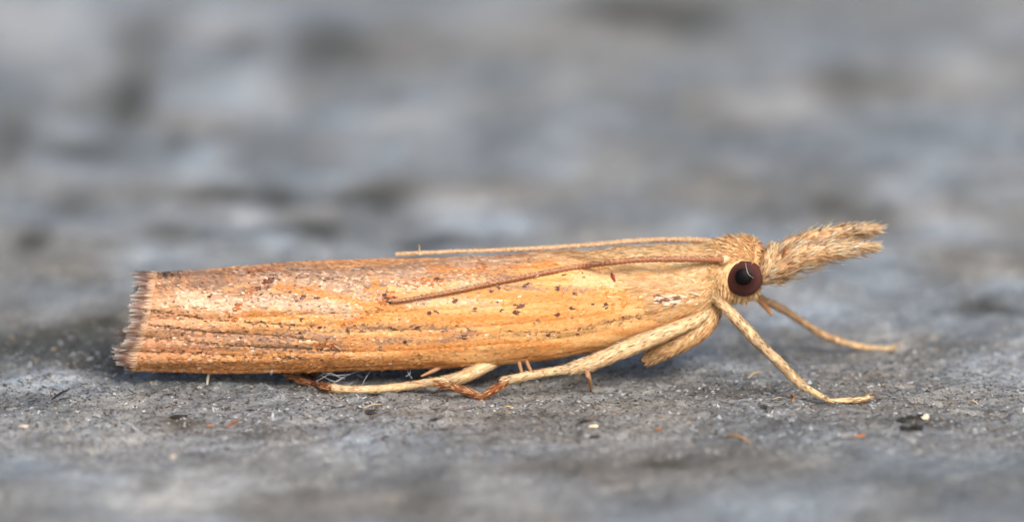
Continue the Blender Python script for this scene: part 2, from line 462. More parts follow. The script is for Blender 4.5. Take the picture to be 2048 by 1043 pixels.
def wing_color(px, py, t):
    n = len(px)
    g = np.clip((px - 500) / 600, 0, 1)[:, None]
    base = C_GOLD * (1 - g) + C_YEL * g
    tail = np.clip((520 - px) / 200, 0, 1)[:, None]
    base = base * (1 - tail * .9) + (0.25 * C_PINK + 0.33 * C_YEL + .42 * C_MAUVE) * tail * .9
    front = np.clip((px - 1150) / 220, 0, 1)[:, None]; base = base * (1 - .3 * front) + C_CREAM * .3 * front
    patch = fbm(px / 60, py / 7, 51, 3)[:, None]
    base = base * (1 + patch * .7 * np.array([.55, .9, 1.3]))
    sat = np.clip(1.9 * fbm(px / 230 + py / 60, py / 3.2, 55, 3), -.5, .5)[:, None]      # fine lengthwise satin streaks
    base = base * (1 + sat * np.array([.26, .44, .60]))
    big = np.clip(1.5 * fbm(px / 240, py / 13, 58, 2), -.5, .5)[:, None]
    base = base * (1 + big * np.array([.08, .24, .40]))
    C = base.copy()
    mott = fbm(px / 22, py / 6, 61, 2)
    for c, ch, wd, path in STREAKS:
        p = ch * poly_dist(px, py, path, wd) * np.clip(1 + 2.2 * mott, 0.15, 1.7)
        p = np.clip(p * 1.15, 0, 1); C = C * (1 - .62 * p[:, None]) + c * .62 * p[:, None]
        pick = rng.random(n) < p * .6
        C[pick] = c * (1 + rng.normal(0, .08, (pick.sum(), 1)))
    for path, r, c, ch in FASC:
        d = np.min([seg_dist(px, py, a, b) for a, b in zip(path[:-1], path[1:])], axis=0)
        pick = rng.random(n) < ch * np.exp(-(d / r) ** 2)
        C[pick] = c * (1 + rng.normal(0, .12, (pick.sum(), 1)))
    for sx, sy in SPOTS:
        pick = (np.abs(px - sx) < 4.5) & (np.abs(py - sy) < 3.0)
        C[pick] = C_DARK * rng.uniform(.8, 1.5)
    # scattered dark and white scales
    dens = np.clip((1000 - px) / 700, .05, 1)
    pick = rng.random(n) < .055 * dens; C[pick] = C_MAUVE * rng.uniform(.6, 1.0, (pick.sum(), 1))
    pick = rng.random(n) < .012 * dens; C[pick] = C_DARK
    pick = rng.random(n) < .02 * np.clip(dens * 2, .3, 1); C[pick] = lin(226, 200, 170)
    vd = np.clip(vein_depth(px, py), 0, 1)
    pick = rng.random(n) < vd * .65
    C[pick] = lin(120, 88, 64) * rng.uniform(.6, 1.3, (pick.sum(), 1))
    # pale torn scales by the wing base
    d = np.hypot((px - 1345) / 30, (py - 598) / 8)
    pick = rng.random(n) < np.exp(-d ** 2) * .8; C[pick] = lin(240, 218, 208)
    d = np.hypot((px - 1318) / 20, (py - 589) / 4)
    pick = rng.random(n) < np.exp(-d ** 2) * .8; C[pick] = C_DARK * 1.2
    # dark dorsal tail corner
    d = np.hypot((px - 325) / 45, (py - 550) / 8)
    pick = rng.random(n) < np.exp(-d ** 2) * .65; C[pick] = lin(74, 60, 50)
    C = C * (1 + rng.normal(0, 1, (n, 1)) * np.interp(px, [300, 800, 1100], [.11, .10, .06])[:, None])
    return np.clip(C, .01, .85)

def flip(V): return V * np.array([1., -1., 1.])

def build_wing(far=False):
    off = -0.025 if far else 0.0
    phi0 = math.radians(96) if far else PHI_0
    nu, nv = 220, 70
    t = np.linspace(0, 1, nv)[None, :] * np.ones((nu, 1)); u = np.linspace(0, 1, nu)[:, None] * np.ones((1, nv))
    px = rear_px(t) + (front_px(t) - rear_px(t)) * u
    phi = phi0 + (-PHI_E - phi0) * t
    V = wing_surf(px.ravel(), phi.ravel(), off)
    P2 = wing_raw(px.ravel(), phi.ravel()); _, py = proj(P2)
    C = wing_color(px.ravel(), py, t.ravel())
    if far: V = flip(V)
    F = grid_faces(nu, nv)
    if far: F = F[:, ::-1]
    wing = mesh_obj('forewing', V, F, M_SKIN, moth, C)
    so = wing.modifiers.new('solid', 'SOLIDIFY'); so.thickness = 0.02; so.offset = 1.0
    wing['label'] = 'far forewing, mostly hidden behind the rolled near wing' if far else 'near straw orange forewing with dark vein lines and brown flecks'
    # scales, rows from base to tail so the tips overlap backwards
    n = 44000 if not far else 18000
    tt = rng.random(n); uu = rng.random(n)
    if not far:   # a little denser close to the visible side
        pass
    px = rear_px(tt) + (front_px(tt) - rear_px(tt)) * uu + rng.normal(0, 1, n)
    ph = phi0 + (-PHI_E - phi0) * tt
    P, N, Tx, Tp = wing_frame(px, ph, off)
    _, py = proj(wing_raw(px, ph))
    # reading angle of the streaks: far wing uses its mirrored own side
    C = wing_color(px, py, tt)
    calm = np.interp(px, [300, 700, 1000], [1., .8, .45])
    lift = np.abs(rng.normal(.08, .045, n)) * calm + .015 + np.where(rng.random(n) < .012 * calm, .35, 0)
    D = -Tx + Tp * rng.normal(0, .16, n)[:, None]
    L = rng.uniform(.075, .115, n); Wd = rng.uniform(.034, .056, n)
    V, F, Cv = coat(P + N * .004, N, D, L, Wd, lift, C, tip=.6, roll=.12 * calm[:, None], curl=-.05)
    if far: V = flip(V)
    tag(mesh_obj('scale_coat', V, F, M_SCALE, wing, Cv, smooth=False), kind='stuff')
    # thorax-side hair lying over the wing base
    n = 2600
    tt = rng.uniform(0, .86, n); px = front_px(tt) + rng.uniform(-75, 12, n) * rng.random(n) ** .6
    ph = phi0 + (-PHI_E - phi0) * tt
    P, N, Tx, Tp = wing_frame(px, ph, off)
    pal = np.array([C_CREAM, lin(238, 196, 140), C_TAN, C_YEL])
    V, F, Cv = coat(P + N * .012, N, -Tx + Tp * rng.normal(0, .16, n)[:, None], rng.uniform(.11, .26, n), rng.uniform(.024, .046, n), np.abs(rng.normal(.04, .03, n)),
                    np.clip(pal[rng.integers(0, 4, n)] * rng.uniform(.75, 1.05, (n, 1)), 0, .8), tip=.2, roll=.12, curl=-.06)
    if far: V = flip(V)
    tag(mesh_obj('base_hair', V, F, M_HAIR, wing, Cv, smooth=False), kind='stuff')
    # lower edge hairs
    n = 900
    px = rng.uniform(268, 1390, n); ph = np.full(n, -PHI_E) + rng.uniform(0, .05, n)
    P, N, Tx, Tp = wing_frame(px, ph, off)
    D = -Tx * 1.0 - Tp * rng.uniform(.2, .8, n)[:, None]
    V, F, Cv = coat(P, N, D, rng.uniform(.05, .11, n), .022, rng.normal(0, .25, n), np.clip(C_BROWN * rng.uniform(.5, 1.2, (n, 1)), 0, 1), tip=.2)
    if far: V = flip(V)
    tag(mesh_obj('edge_hair', V, F, M_HAIR, wing, Cv, smooth=False), kind='stuff')
    # fringe: three overlapping rows of long scales, white tips
    Vs, Fs, Cs = [], [], []; off_i = 0
    for row, (nn, Lr, ws) in enumerate([(420, .46, .034), (440, .35, .032), (480, .21, .032)]):
        tt = np.sort(rng.random(nn)); px = rear_px(tt) + 5
        ph = phi0 + (-PHI_E - phi0) * tt
        P, N, Tx, Tp = wing_frame(px, ph, off)
        clump = vnoise(tt * 26, tt * 0 + row * .3, 5)
        L = Lr * (.62 + .56 * clump) * rng.uniform(.82, 1.1, nn)
        L = L * np.interp(tt, [0, .15, .9, .93, 1], [.75, 1, 1, .75, .6])
        L = L + np.where((tt > .865) & (tt < .9), .13 * (Lr / .46), 0)
        D = -Tx + Tp * (rng.normal(0, .06, nn) + (clump - .5) * .22)[:, None]
        shade = lin(164, 130, 114) if row < 2 else lin(226, 190, 156)
        C = shade * rng.uniform(.6, 1.25, (nn, 1))
        V, F, Cv = coat(P + N * (.004 + .006 * row), N, D, L, ws, rng.normal(.02, .06, nn), C, tip=.45, roll=.3)
        Cv = Cv.reshape(nn, 6, 3); Cv[:, 4:] = (lin(214, 202, 190) * rng.uniform(.5, 1.05, (nn, 1, 1))) if row == 0 else (lin(160, 130, 116) * rng.uniform(.7, 1.2, (nn, 1, 1)) if row == 1 else lin(190, 156, 132))
        if row < 2: Cv[:, 2:4] *= rng.uniform(.55, 1.05, (nn, 1, 1))
        Vs.append(V); Fs.append(F + off_i); Cs.append(np.clip(Cv.reshape(-1, 3), 0, .85)); off_i += len(V)
    V = np.vstack(Vs)
    if far: V = flip(V)
    fr = tag(mesh_obj('fringe', V, np.vstack(Fs), M_HAIR, wing, np.vstack(Cs), smooth=False), kind='stuff')
    fr['label'] = 'grey brown tail fringe with white tipped scales'
    return wing

wing_near = build_wing(False)
wing_far = build_wing(True)

def wing_hit(px, py, lift=0.0):
    """point of the near wing seen at a photo pixel"""
    ph = np.linspace(math.radians(85), -PHI_E, 400)
    P = wing_surf(np.full(400, float(px)), ph, lift)
    qx, qy = proj(P)
    i = int(np.argmin(np.abs(qy - py)))
    return P[i], np.array([0, -math.cos(ph[i]), math.sin(ph[i])])

# pale torn scales with dark slits at the near wing base
n = 46
px = rng.normal(1343, 20, n); ph = np.radians(rng.normal(8, 7, n)); P, N, Tx, Tp = wing_frame(px, ph)
Pq = np.array([wing_hit(x, y)[0] for x, y in zip(rng.normal(1343, 17, n), rng.normal(597, 5.5, n))])
cc = np.where((rng.random(n) < .3)[:, None], lin(130, 92, 74), lin(232, 204, 180))
V, F, Cv = coat(Pq + N * .022, N, -Tx + Tp * rng.normal(0, .3, n)[:, None], rng.uniform(.10, .22, n), rng.uniform(.03, .05, n), np.abs(rng.normal(.1, .08, n)), cc, tip=.4, roll=.2)
tag(mesh_obj('torn_scales', V, F, M_SCALE, wing_near, Cv, smooth=False), kind='stuff')

# ------------------------------------------------------------------ body (abdomen, thorax, head in one mesh)
bx_, (b_top, b_bot, b_half) = table([
 (150,610,660,.05),(380,610,670,.10),(450,580,708,.55),(600,550,716,.80),(800,536,718,.92),(1000,525,714,.98),(1120,512,706,.96),(1200,500,700,.95),(1260,493,694,.94),(1310,490,684,.92),
 (1360,488,684,.90),(1400,487,656,.86),(1425,486,626,.72),(1440,480,606,.56),(1455,476,602,.52),(1490,475,600,.48),(1510,480,592,.40),(1522,488,580,.30),(1532,505,560,.15),(1600,525,540,.02)])
# keep the head crisp: less smoothing there
rows = np.array([(1425,486,626,.72),(1440,480,608,.56),(1455,476,603,.52),(1490,475,600,.48),(1508,479,593,.42),(1520,488,580,.32),(1529,503,562,.18),(1533,520,545,.05)])
selx = bx_ > 1432
for arr, c in ((b_top, 1), (b_bot, 2), (b_half, 3)):
    arr[selx] = np.interp(bx_[selx], rows[:, 0], rows[:, c])
bzt = np.array([at(x, y, 0.)[2] for x, y in zip(bx_, b_top)]); bzb = np.array([at(x, y, 0.)[2] for x, y in zip(bx_, b_bot)])
b_H = np.sqrt(np.maximum(((bzt - bzb) / 2) ** 2 - (b_half * tan_t) ** 2, 1e-4)); b_Zc = (bzt + bzb) / 2

def body_surf(px, phi):
    W = np.interp(px, bx_, b_half); Hh = np.interp(px, bx_, b_H); Z = np.interp(px, bx_, b_Zc)
    Y = -W * np.cos(phi); Zz = Z + Hh * np.sin(phi)
    X = (px - 1024) / FPX * ((Y - CAM[1]) * ct + (Zz - CAM[2]) * -st)
    P = np.stack([X, Y, Zz], -1)
    return P + np.stack([0 * px, -np.cos(phi), np.sin(phi)], -1) * (0.05 * fbm(px / 40, phi * 2, 8, 3))[..., None] * np.clip(W / .5, 0, 1)[..., None]

def body_frame(px, phi):
    P = body_surf(px, phi)
    Tx = unit(body_surf(px + 1.5, phi) - body_surf(px - 1.5, phi)); Tp = unit(body_surf(px, phi + .02) - body_surf(px, phi - .02))
    N = unit(np.cross(Tp, Tx)); out = np.stack([0 * px, -np.cos(phi), np.sin(phi)], -1)
    return P, N * np.sign(np.sum(N * out, -1, keepdims=True)), Tx, Tp

nu, nv = 260, 48
pxs = np.concatenate([np.linspace(392, 1420, 170), np.linspace(1424, 1533, 90)])
ph = np.linspace(0, 2 * np.pi, nv, endpoint=False)
PX, PH = np.meshgrid(pxs, ph, indexing='ij')
V = body_surf(PX.ravel(), PH.ravel())
body = mesh_obj('body', V, grid_faces(len(pxs), nv, True), M_SKIN, moth, np.tile(C_TAN, (len(V), 1)))
body['label'] = 'cream and straw coloured hairy head, thorax and abdomen'

def hair_patch(n, pxr, phir, Lr, wr, liftr, pal, jit=.2, curl=-.15, tip=.2, flow=(-1, 0), keep=None):
    px = rng.uniform(*pxr, n); ph = rng.uniform(math.radians(phir[0]), math.radians(phir[1]), n)
    P, N, Tx, Tp = body_frame(px, ph)
    if keep is not None:
        qx, qy = proj(P); k = keep(qx, qy, px, ph); P, N, Tx, Tp = P[k], N[k], Tx[k], Tp[k]; n = len(P)
    D = Tx * flow[0] + Tp * flow[1] + Tp * rng.normal(0, jit, n)[:, None]
    pal = np.array(pal); C = pal[rng.integers(0, len(pal), n)] * rng.uniform(.75, 1.12, (n, 1))
    return coat(P, N, D, rng.uniform(*Lr, n), rng.uniform(*wr, n), rng.normal(*liftr, n), np.clip(C, 0, .8), tip=tip, curl=curl)

def merge(name, parts, mat, parent, kind='stuff'):
    Vs, Fs, Cs = [], [], []; o = 0
    for V, F, C in parts: Vs.append(V); Fs.append(F + o); Cs.append(C); o += len(V)
    return tag(mesh_obj(name, np.vstack(Vs), np.vstack(Fs), mat, parent, np.vstack(Cs), smooth=False), kind=kind)

EYE_C = at(1488, 555, -0.36); EYE_R = 0.366
def clear_eye(qx, qy, px, ph):
    return ~((np.hypot(qx - 1488, qy - 555) < 35) & (np.cos(ph) > -.2))
cream = [C_CREAM, lin(240, 208, 164), C_TAN, lin(230, 184, 126)]
parts = [
 hair_patch(8000, (1180, 1440), (-40, 215), (.11, .24), (.028, .05), (.06, .05), cream, .22, keep=lambda qx, qy, px, ph: (qy < np.interp(qx, [1180, 1230, 1300, 1350, 1400, 1440], [500, 530, 575, 596, 612, 650]) + rng.normal(0, 16, len(qx))) | (np.cos(ph) < 0)),
 hair_patch(2600, (1330, 1440), (-80, 30), (.10, .22), (.02, .04), (.15, .10), cream, .35, keep=lambda qx, qy, px, ph: qy > np.interp(qx, [1330, 1380, 1440], [650, 622, 590])),
 hair_patch(1500, (1200, 1420), (-150, -60), (.10, .22), (.02, .04), (.15, .10), [C_TAN, C_BROWN, C_CREAM], .35),
 hair_patch(1500, (1436, 1512), (20, 175), (.10, .20), (.018, .034), (.35, .2), [C_CREAM, C_TAN, lin(232, 182, 124)], .4, flow=(-.8, .1), keep=clear_eye),
 hair_patch(700, (1490, 1532), (-60, 200), (.08, .16), (.018, .03), (.35, .2), [C_CREAM, C_TAN, C_BROWN], .4, flow=(1, .2), keep=clear_eye),
 hair_patch(900, (1432, 1520), (-110, 10), (.08, .18), (.016, .03), (.4, .25), cream, .5, flow=(-.3, -1), keep=clear_eye),
 hair_patch(500, (1425, 1450), (-80, 90), (.12, .22), (.018, .03), (.35, .2), cream, .6, flow=(-1, 0), keep=clear_eye),
]
hb = merge('hair', parts, M_HAIR, body)
hb['label'] = 'cream hair scales on the head and thorax'

# tegula: pale shoulder flap over the near wing base
def blob_patch(name, cpx, cpy, Y, rpx, rpy, depth, rot, parent, col):
    c = at(cpx, cpy, Y); nu, nv = 16, 24
    th = np.linspace(.02, math.pi - .02, nu)[:, None]; ph = np.linspace(0, 2 * math.pi, nv, endpoint=False)[None, :]
    a = np.cos(th) * np.ones_like(ph); b = np.sin(th) * np.cos(ph); d = np.sin(th) * np.sin(ph)
    a, b, d = a.ravel() * rpx / PXMM, b.ravel() * rpy / PXMM, d.ravel() * depth
    cr, sr = math.cos(rot), math.sin(rot)
    V = np.stack([c[0] + a * cr - b * sr, c[1] + d, c[2] + a * sr + b * cr], 1)
    return mesh_obj(name, V, grid_faces(nu, nv, True), M_SKIN, parent, np.tile(col, (len(V), 1)))

# ------------------------------------------------------------------ eyes
def eye_mat():
    m, n, l, b = new_mat('compound_eye')
    tc = n.new('ShaderNodeTexCoord')
    sep = n.new('ShaderNodeVectorMath'); sep.operation = 'NORMALIZE'; l.new(tc.outputs['Object'], sep.inputs[0])
    def cap(direction, c0, c1, col, prev):
        d = Vector(direction).normalized()
        dot = n.new('ShaderNodeVectorMath'); dot.operation = 'DOT_PRODUCT'; l.new(sep.outputs[0], dot.inputs[0]); dot.inputs[1].default_value = d
        nz = n.new('ShaderNodeTexNoise'); nz.inputs['Scale'].default_value = 7; l.new(tc.outputs['Object'], nz.inputs['Vector'])
        ad = n.new('ShaderNodeMath'); ad.operation = 'MULTIPLY_ADD'; ad.inputs[1].default_value = .05; l.new(nz.outputs['Fac'], ad.inputs[0]); l.new(dot.outputs['Value'], ad.inputs[2])
        mr = n.new('ShaderNodeMapRange'); mr.interpolation_type = 'SMOOTHSTEP'; mr.inputs['From Min'].default_value = c0; mr.inputs['From Max'].default_value = c1
        l.new(ad.outputs[0], mr.inputs['Value'])
        mx = n.new('ShaderNodeMix'); mx.data_type = 'RGBA'; l.new(mr.outputs[0], mx.inputs['Factor'])
        if isinstance(prev, tuple): mx.inputs['A'].default_value = (*prev, 1)
        else: l.new(prev, mx.inputs['A'])
        mx.inputs['B'].default_value = (*col, 1); return mx.outputs['Result']
    c = cap((-.05, -1, .20), .55, .97, (.026, .0095, .0085), (.078, .030, .027))
    c = cap((-.06, -1, .26), .885, .915, (.002, .0015, .0015), c)  # pseudopupil: view-dependent optical effect painted as a fixed black disc
    l.new(c, b.inputs['Base Color'])
    b.inputs['Roughness'].default_value = .42; b.inputs['Specular IOR Level'].default_value = .09
    vo = n.new('ShaderNodeTexVoronoi'); vo.inputs['Scale'].default_value = 48; l.new(tc.outputs['Object'], vo.inputs['Vector'])
    bp = n.new('ShaderNodeBump'); bp.inputs['Strength'].default_value = .25; bp.inputs['Distance'].default_value = .01; bp.invert = True
    l.new(vo.outputs['Distance'], bp.inputs['Height']); l.new(bp.outputs[0], b.inputs['Normal'])
    return m
M_EYE = eye_mat()
nu, nv = 40, 64
th = np.linspace(0.001, math.pi - .001, nu)[:, None]; ph = np.linspace(0, 2 * math.pi, nv, endpoint=False)[None, :]
S = np.stack([np.sin(th) * np.cos(ph), np.sin(th) * np.sin(ph), np.cos(th) * np.ones_like(ph)], -1).reshape(-1, 3)
for side in (1, -1):
    e = mesh_obj('eye', S * np.array([EYE_R, EYE_R * .9, EYE_R]), grid_faces(nu, nv, True), M_EYE, moth)
    e.location = (EYE_C[0], EYE_C[1] * side, EYE_C[2]); e.scale = (1, side, 1)
    e['label'] = 'round maroon compound eye with a black centre' if side == 1 else 'compound eye on the far side of the head'
# pale rim of the near eye
th = np.linspace(math.radians(15), math.radians(150), 30)
rim = np.stack([EYE_C[0] + np.cos(th) * EYE_R * 1.02, np.full(30, EYE_C[1] + .06), EYE_C[2] + np.sin(th) * EYE_R * 1.04], 1)
V, F = tube(rim, np.full(30, .012), 8)
mesh_obj('eye_rim', V, F, M_HAIR, body, np.tile(lin(236, 206, 168), (len(V), 1)))

# ------------------------------------------------------------------ tube limbs with scales
def tube_coat(P, R, n, L, Wd, lift, pal, tip=.25, ang=None, jit=.15, speck=.0, speck_col=C_BROWN, curl=-.1, lfn=None, roll=.15):
    P = np.asarray(P); m = len(P); T, A, B = path_frames(P)
    s = rng.uniform(0, m - 1.001, n); i = s.astype(int); f = (s - i)[:, None]
    c = P[i] * (1 - f) + P[i + 1] * f; r = np.asarray(R)[i] * (1 - f[:, 0]) + np.asarray(R)[i + 1] * f[:, 0]
    th = rng.uniform(0, 2 * np.pi, n) if ang is None else rng.uniform(*ang, n)
    N = A[i] * np.cos(th)[:, None] + B[i] * np.sin(th)[:, None]
    q = c + N * r[:, None] * .96
    D = T[i] + np.cross(N, T[i]) * rng.normal(0, jit, n)[:, None]
    pal = np.array(pal); C = pal[rng.integers(0, len(pal), n)] * rng.uniform(.75, 1.12, (n, 1))
    if speck:
        k = rng.random(n) < speck; C[k] = speck_col * rng.uniform(.6, 1.2, (k.sum(), 1))
    Ls = rng.uniform(*L, n)
    if lfn is not None: Ls = Ls * lfn(s / (m - 1), th)
    return coat(q, N, D, Ls, rng.uniform(*Wd, n), rng.normal(*lift, n), np.clip(C, 0, .8), tip=tip, curl=curl, roll=roll)

LEGPAL = [lin(240, 212, 172), lin(232, 200, 156), lin(224, 188, 142), lin(244, 222, 188)]
def limb(name, pts, parent, pal=LEGPAL, dens=1., base=C_CREAM, speck=.06, Lm=1., n=40, lift=(.08, .045)):
    """pts: (px, py, Y, radius in px)"""
    W = np.array([at(p[0], p[1], p[2]) for p in pts]); R = np.array([p[3] for p in pts]) * .93 / PXMM
    Q = smooth_path(np.hstack([W, R[:, None]]), n); P, r = Q[:, :3], np.maximum(Q[:, 3], .01)
    V, F = tube(P, r * .9, 12)
    o = mesh_obj(name, V, F, M_SKIN, parent, np.tile(np.asarray(base), (len(V), 1)))
    length = np.linalg.norm(np.diff(P, axis=0), axis=1).sum()
    cnt = int(620 * length * dens * max(.4, r.mean() / .1))
    if cnt:
        V, F, C = tube_coat(P, r, cnt, (.08 * Lm, .15 * Lm), (.013, .026), lift, pal, speck=speck * 1.3, speck_col=lin(160, 122, 86), jit=.10)
        v2 = tube_coat(P, r, cnt // 9, (.07, .15), (.008, .014), (.42, .15), [pal[0], pal[-1]], speck=.2, speck_col=lin(110, 78, 54), jit=.2, tip=.2)
        merge('scale_coat', [(V, F, C), v2], M_HAIR, o)
    return o, P

def spur(pts, parent, col=lin(196, 150, 112), n=14):
    W = np.array([at(p[0], p[1], p[2]) for p in pts]); R = np.array([p[3] for p in pts]) / PXMM
    Q = smooth_path(np.hstack([W, R[:, None]]), n)
    V, F = tube(Q[:, :3], np.maximum(Q[:, 3], .006), 8)
    return mesh_obj('spur', V, F, M_HAIR, parent, np.tile(col, (len(V), 1)))

def claws(p, direction, parent, col=lin(120, 70, 36), ln=.13):
    d = unit(np.array(direction, float)[None])[0]; s = unit(np.cross(d, [0, 0, 1.])[None])[0]
    for k in (-1, 1):
        P = np.array([p, p + d * ln * .5 + s * k * .03 + np.array([0, 0, .035]), p + d * ln + s * k * .055 + np.array([0, 0, -.005])])
        P = smooth_path(P, 8); V, F = tube(P, np.linspace(.018, .006, 8), 6)
        mesh_obj('claw', V, F, M_SKIN, parent, np.tile(col, (len(V), 1)))

RED = lin(140, 72, 32); REDP = [lin(150, 84, 44), lin(176, 110, 62), lin(204, 150, 100)]
def foot(px, py, r):
    """world Y where a foot of radius r (px) seen at this pixel touches the ground"""
    return gnd(px, py + r)[1]

# near foreleg
yf = foot(1658, 799, 6); yt = foot(1735, 799, 6)
leg, P = limb('leg', [(1428,596,-.55,12),(1441,606,-.75,12),(1480,645,-1.15,13),(1510,678,-1.45,12.5),(1520,688,-1.55,9.5),(1532,699,-1.62,10.5),(1560,726,-1.8,11),(1590,757,yf,10.5),(1605,770,yf,8)], moth, speck=.10, n=60)
leg['label'] = 'near foreleg reaching forward and down to the ground'
tar, P2 = limb('tarsus', [(1602,766,yf,6),(1612,774,yf,7.5),(1634,787,yf,6.5),(1650,796,yf,5),(1656,799,yf,4.5),(1660,800,yf,4.5),(1668,801,yf,5.5),(1690,800,(yf+yt)/2,6.5),(1700,800,yt,5),(1706,800,yt,6.5),(1722,798,yt,6.5),(1728,797,yt,5),(1738,794,yt,7)], leg, speck=.15, n=50, Lm=.8)
claws(P2[-1], P2[-1] - P2[-4], tar)
# far foreleg
yf2 = gnd(1742, 701)[1]
leg, P = limb('leg', [(1500,582,.35,9),(1512,592,.6,8),(1545,608,1.0,8.5),(1572,622,1.3,8),(1600,640,1.7,7.5),(1642,667,2.2,8),(1680,682,yf2 - .3,7.5)], moth, speck=.15, n=50, pal=[lin(230,190,148), lin(218,176,132), lin(236,202,162)])
leg['label'] = 'far foreleg stretched forward, out of focus'
tar, P2 = limb('tarsus', [(1672,679,yf2 - .35,7),(1710,690,yf2 - .1,6.5),(1742,695,yf2,6),(1770,697,yf2,5.5),(1788,694,yf2,5)], leg, speck=.1, n=30, Lm=.8)
claws(P2[-1], P2[-1] - P2[-4], tar)
spur([(1514,596,.5,5),(1530,612,.5,6),(1544,630,.45,3)], leg, lin(206,152,100))
# fore coxa hanging under the thorax
leg, P = limb('coxa', [(1436,608,-.45,16),(1414,642,-.6,24),(1382,668,-.68,27),(1345,690,-.68,23),(1315,706,-.64,18),(1297,717,-.6,12)], moth, pal=[C_TAN, lin(214,170,118), C_CREAM], speck=.08, n=40, lift=(.2, .1))
leg['label'] = 'tan hairy coxa hanging below the thorax'
limb('joint', [(1303,718,-.6,8),(1296,722,-.58,8),(1290,720,-.56,6)], leg, pal=[lin(120,76,40)], base=lin(120, 76, 40), n=10, dens=.5)
# near middle leg
yv = foot(962, 792, 5)
leg, P = limb('leg', [(1434,610,-.30,7),(1414,626,-.68,10),(1385,643,-.92,15),(1330,665,-1.08,18.5),(1280,685,-1.15,19.5),(1230,706,-1.2,19),(1180,726,-1.25,17.5),(1150,735,-1.3,14),(1141,737,-1.3,10),(1120,740,-1.35,9.5),(1070,748,-1.45,9.5),(1030,756,-1.55,9),(1010,760,-1.6,8.5)], moth, speck=.05, n=80)
leg['label'] = 'near middle leg with cream thigh lying along the wing edge'
tar, P2 = limb('tarsus', [(1018,757,-1.58,8.5),(1002,769,-1.65,8.5),(982,782,yv,8),(966,791,yv,6.5),(962,792,yv,6.5),(958,791,yv,6.5),(940,784,yv + .05,8.5),(934,782,yv + .06,7),(912,775,yv + .12,9),(906,773,yv + .13,7),(885,769,yv + .2,7.5),(870,767,yv + .25,3)], leg, pal=REDP + [lin(232, 198, 152)], base=RED, speck=.1, n=70, dens=1.2, Lm=1.0, lift=(.16, .1))
tar['label'] = 'reddish brown bent tarsus touching the ground'
spur([(1172,738,-1.3,6),(1178,757,-1.5,5),(1182,782,foot(1182,782,0),2)], leg)
spur([(1038,724,-1.0,4),(1041,736,-1.15,4),(1045,750,-1.35,3)], leg)
spur([(1053,722,-1.0,4),(1058,734,-1.15,4),(1064,745,-1.3,3)], leg)
spur([(964,795,yv,3),(961,805,yv - .1,2)], leg, lin(214, 184, 140))
# near hind leg
yh = foot(690, 779, 8); yh2 = foot(600, 766, 6)
leg, P = limb('leg', [(1030,706,-.6,10),(990,722,-.7,14),(950,742,-.95,15),(918,755,-1.05,13),(900,758,-1.1,9.5),(860,764,-1.15,9),(800,773,yh + .05,9),(740,778,yh,9),(690,778,yh,8.5),(672,776,yh,8)], moth, speck=.04, n=80)
leg['label'] = 'near hind leg lying on the ground below the wing'
tar, P2 = limb('tarsus', [(680,777,yh,8),(656,774,yh,8),(648,772,yh,6.5),(630,768,yh2 - .05,8),(618,764,yh2,6.5),(606,761,yh2,8),(590,755,yh2 + .1,6),(578,752,yh2 + .15,4)], leg, pal=REDP + [lin(226, 190, 150)], base=RED, n=44, dens=.6)
tar['label'] = 'glossy red brown tarsus tip of the hind leg'
claws(P2[-1], P2[-1] - P2[-4], tar, lin(150, 130, 118))
spur([(884,732,-.8,4),(868,740,-.9,4.5),(842,752,-1.0,2)], leg)
# far middle and hind legs, mirrored across the body
def mirrored(src):
    m = src.copy(); scene.collection.objects.link(m); m.parent = moth; m.scale = (1, -1, 1)
    for ch in list(src.children):
        c = ch.copy(); scene.collection.objects.link(c); c.parent = m
        for g in list(ch.children):
            d = g.copy(); scene.collection.objects.link(d); d.parent = c
    return m
for src in [o for o in list(moth.children) if o.name.startswith('leg') and ('middle' in o['label'] or 'hind' in o['label'])]:
    m = mirrored(src); m['label'] = 'far leg hidden behind the body'

# ------------------------------------------------------------------ antennae
def antenna(P, r0, r1, col_side, col_top, n_sc, label, ang=(.7, 2.6)):
    n = 480
    P = smooth_path(P, n); r = np.linspace(r0, r1, n)
    ringed = r * (1 + .11 * np.sin(np.arange(n) * 2 * np.pi / 6))
    V, F = tube(P, ringed, 12)
    a = mesh_obj('antenna', V, F, M_SKIN, moth, np.tile(col_side, (len(V), 1)))
    a['label'] = label
    v1 = tube_coat(P, r, n_sc, (.04, .075), (.016, .026), (.18, .1), [col_top, col_top * 1.1, lin(222, 188, 150)], ang=ang, jit=.2)
    v2 = tube_coat(P, r, n_sc // 4, (.03, .05), (.012, .02), (.3, .15), [col_top, lin(214, 180, 142)], ang=(3.9, 5.6), jit=.3)
    merge('scale_coat', [v1, v2], M_HAIR, a)
    return a
path = [(1446,519),(1400,518),(1340,518),(1280,519),(1220,525),(1160,533),(1100,543),(1040,555),(980,567),(920,580),(860,591),(810,600),(783,603)]
PP = []
for i, (x, y) in enumerate(path):
    if x > 1215:
        yy = np.interp(x, [1215, 1290, 1350, 1446], [-1.12, -1.06, -.98, -.62])
        PP.append(at(x, y, yy))
    else:
        p, nrm = wing_hit(x, y, .0)
        # stand the shaft just clear of the wing, sliding back onto the same sight line
        PP.append(at(x, y, p[1] - .085))
antenna(PP, .060, .034, lin(154, 100, 68), lin(206, 160, 120), 900, 'near reddish brown antenna laid back along the wing')
PP = [at(x, y, Y) for x, y, Y in [(1446,484,.30),(1400,480,.42),(1340,479,.55),(1280,481,.62),(1220,486,.62),(1160,491,.58),(1100,495,.5),(1040,498,.42),(960,501,.36),(880,504,.32),(830,506,.3),(796,508,.3)]]
antenna(PP, .052, .030, lin(196, 150, 110), lin(232, 200, 162), 2600, 'far pale tan antenna laid back above the wing', (-.6, 3.8))
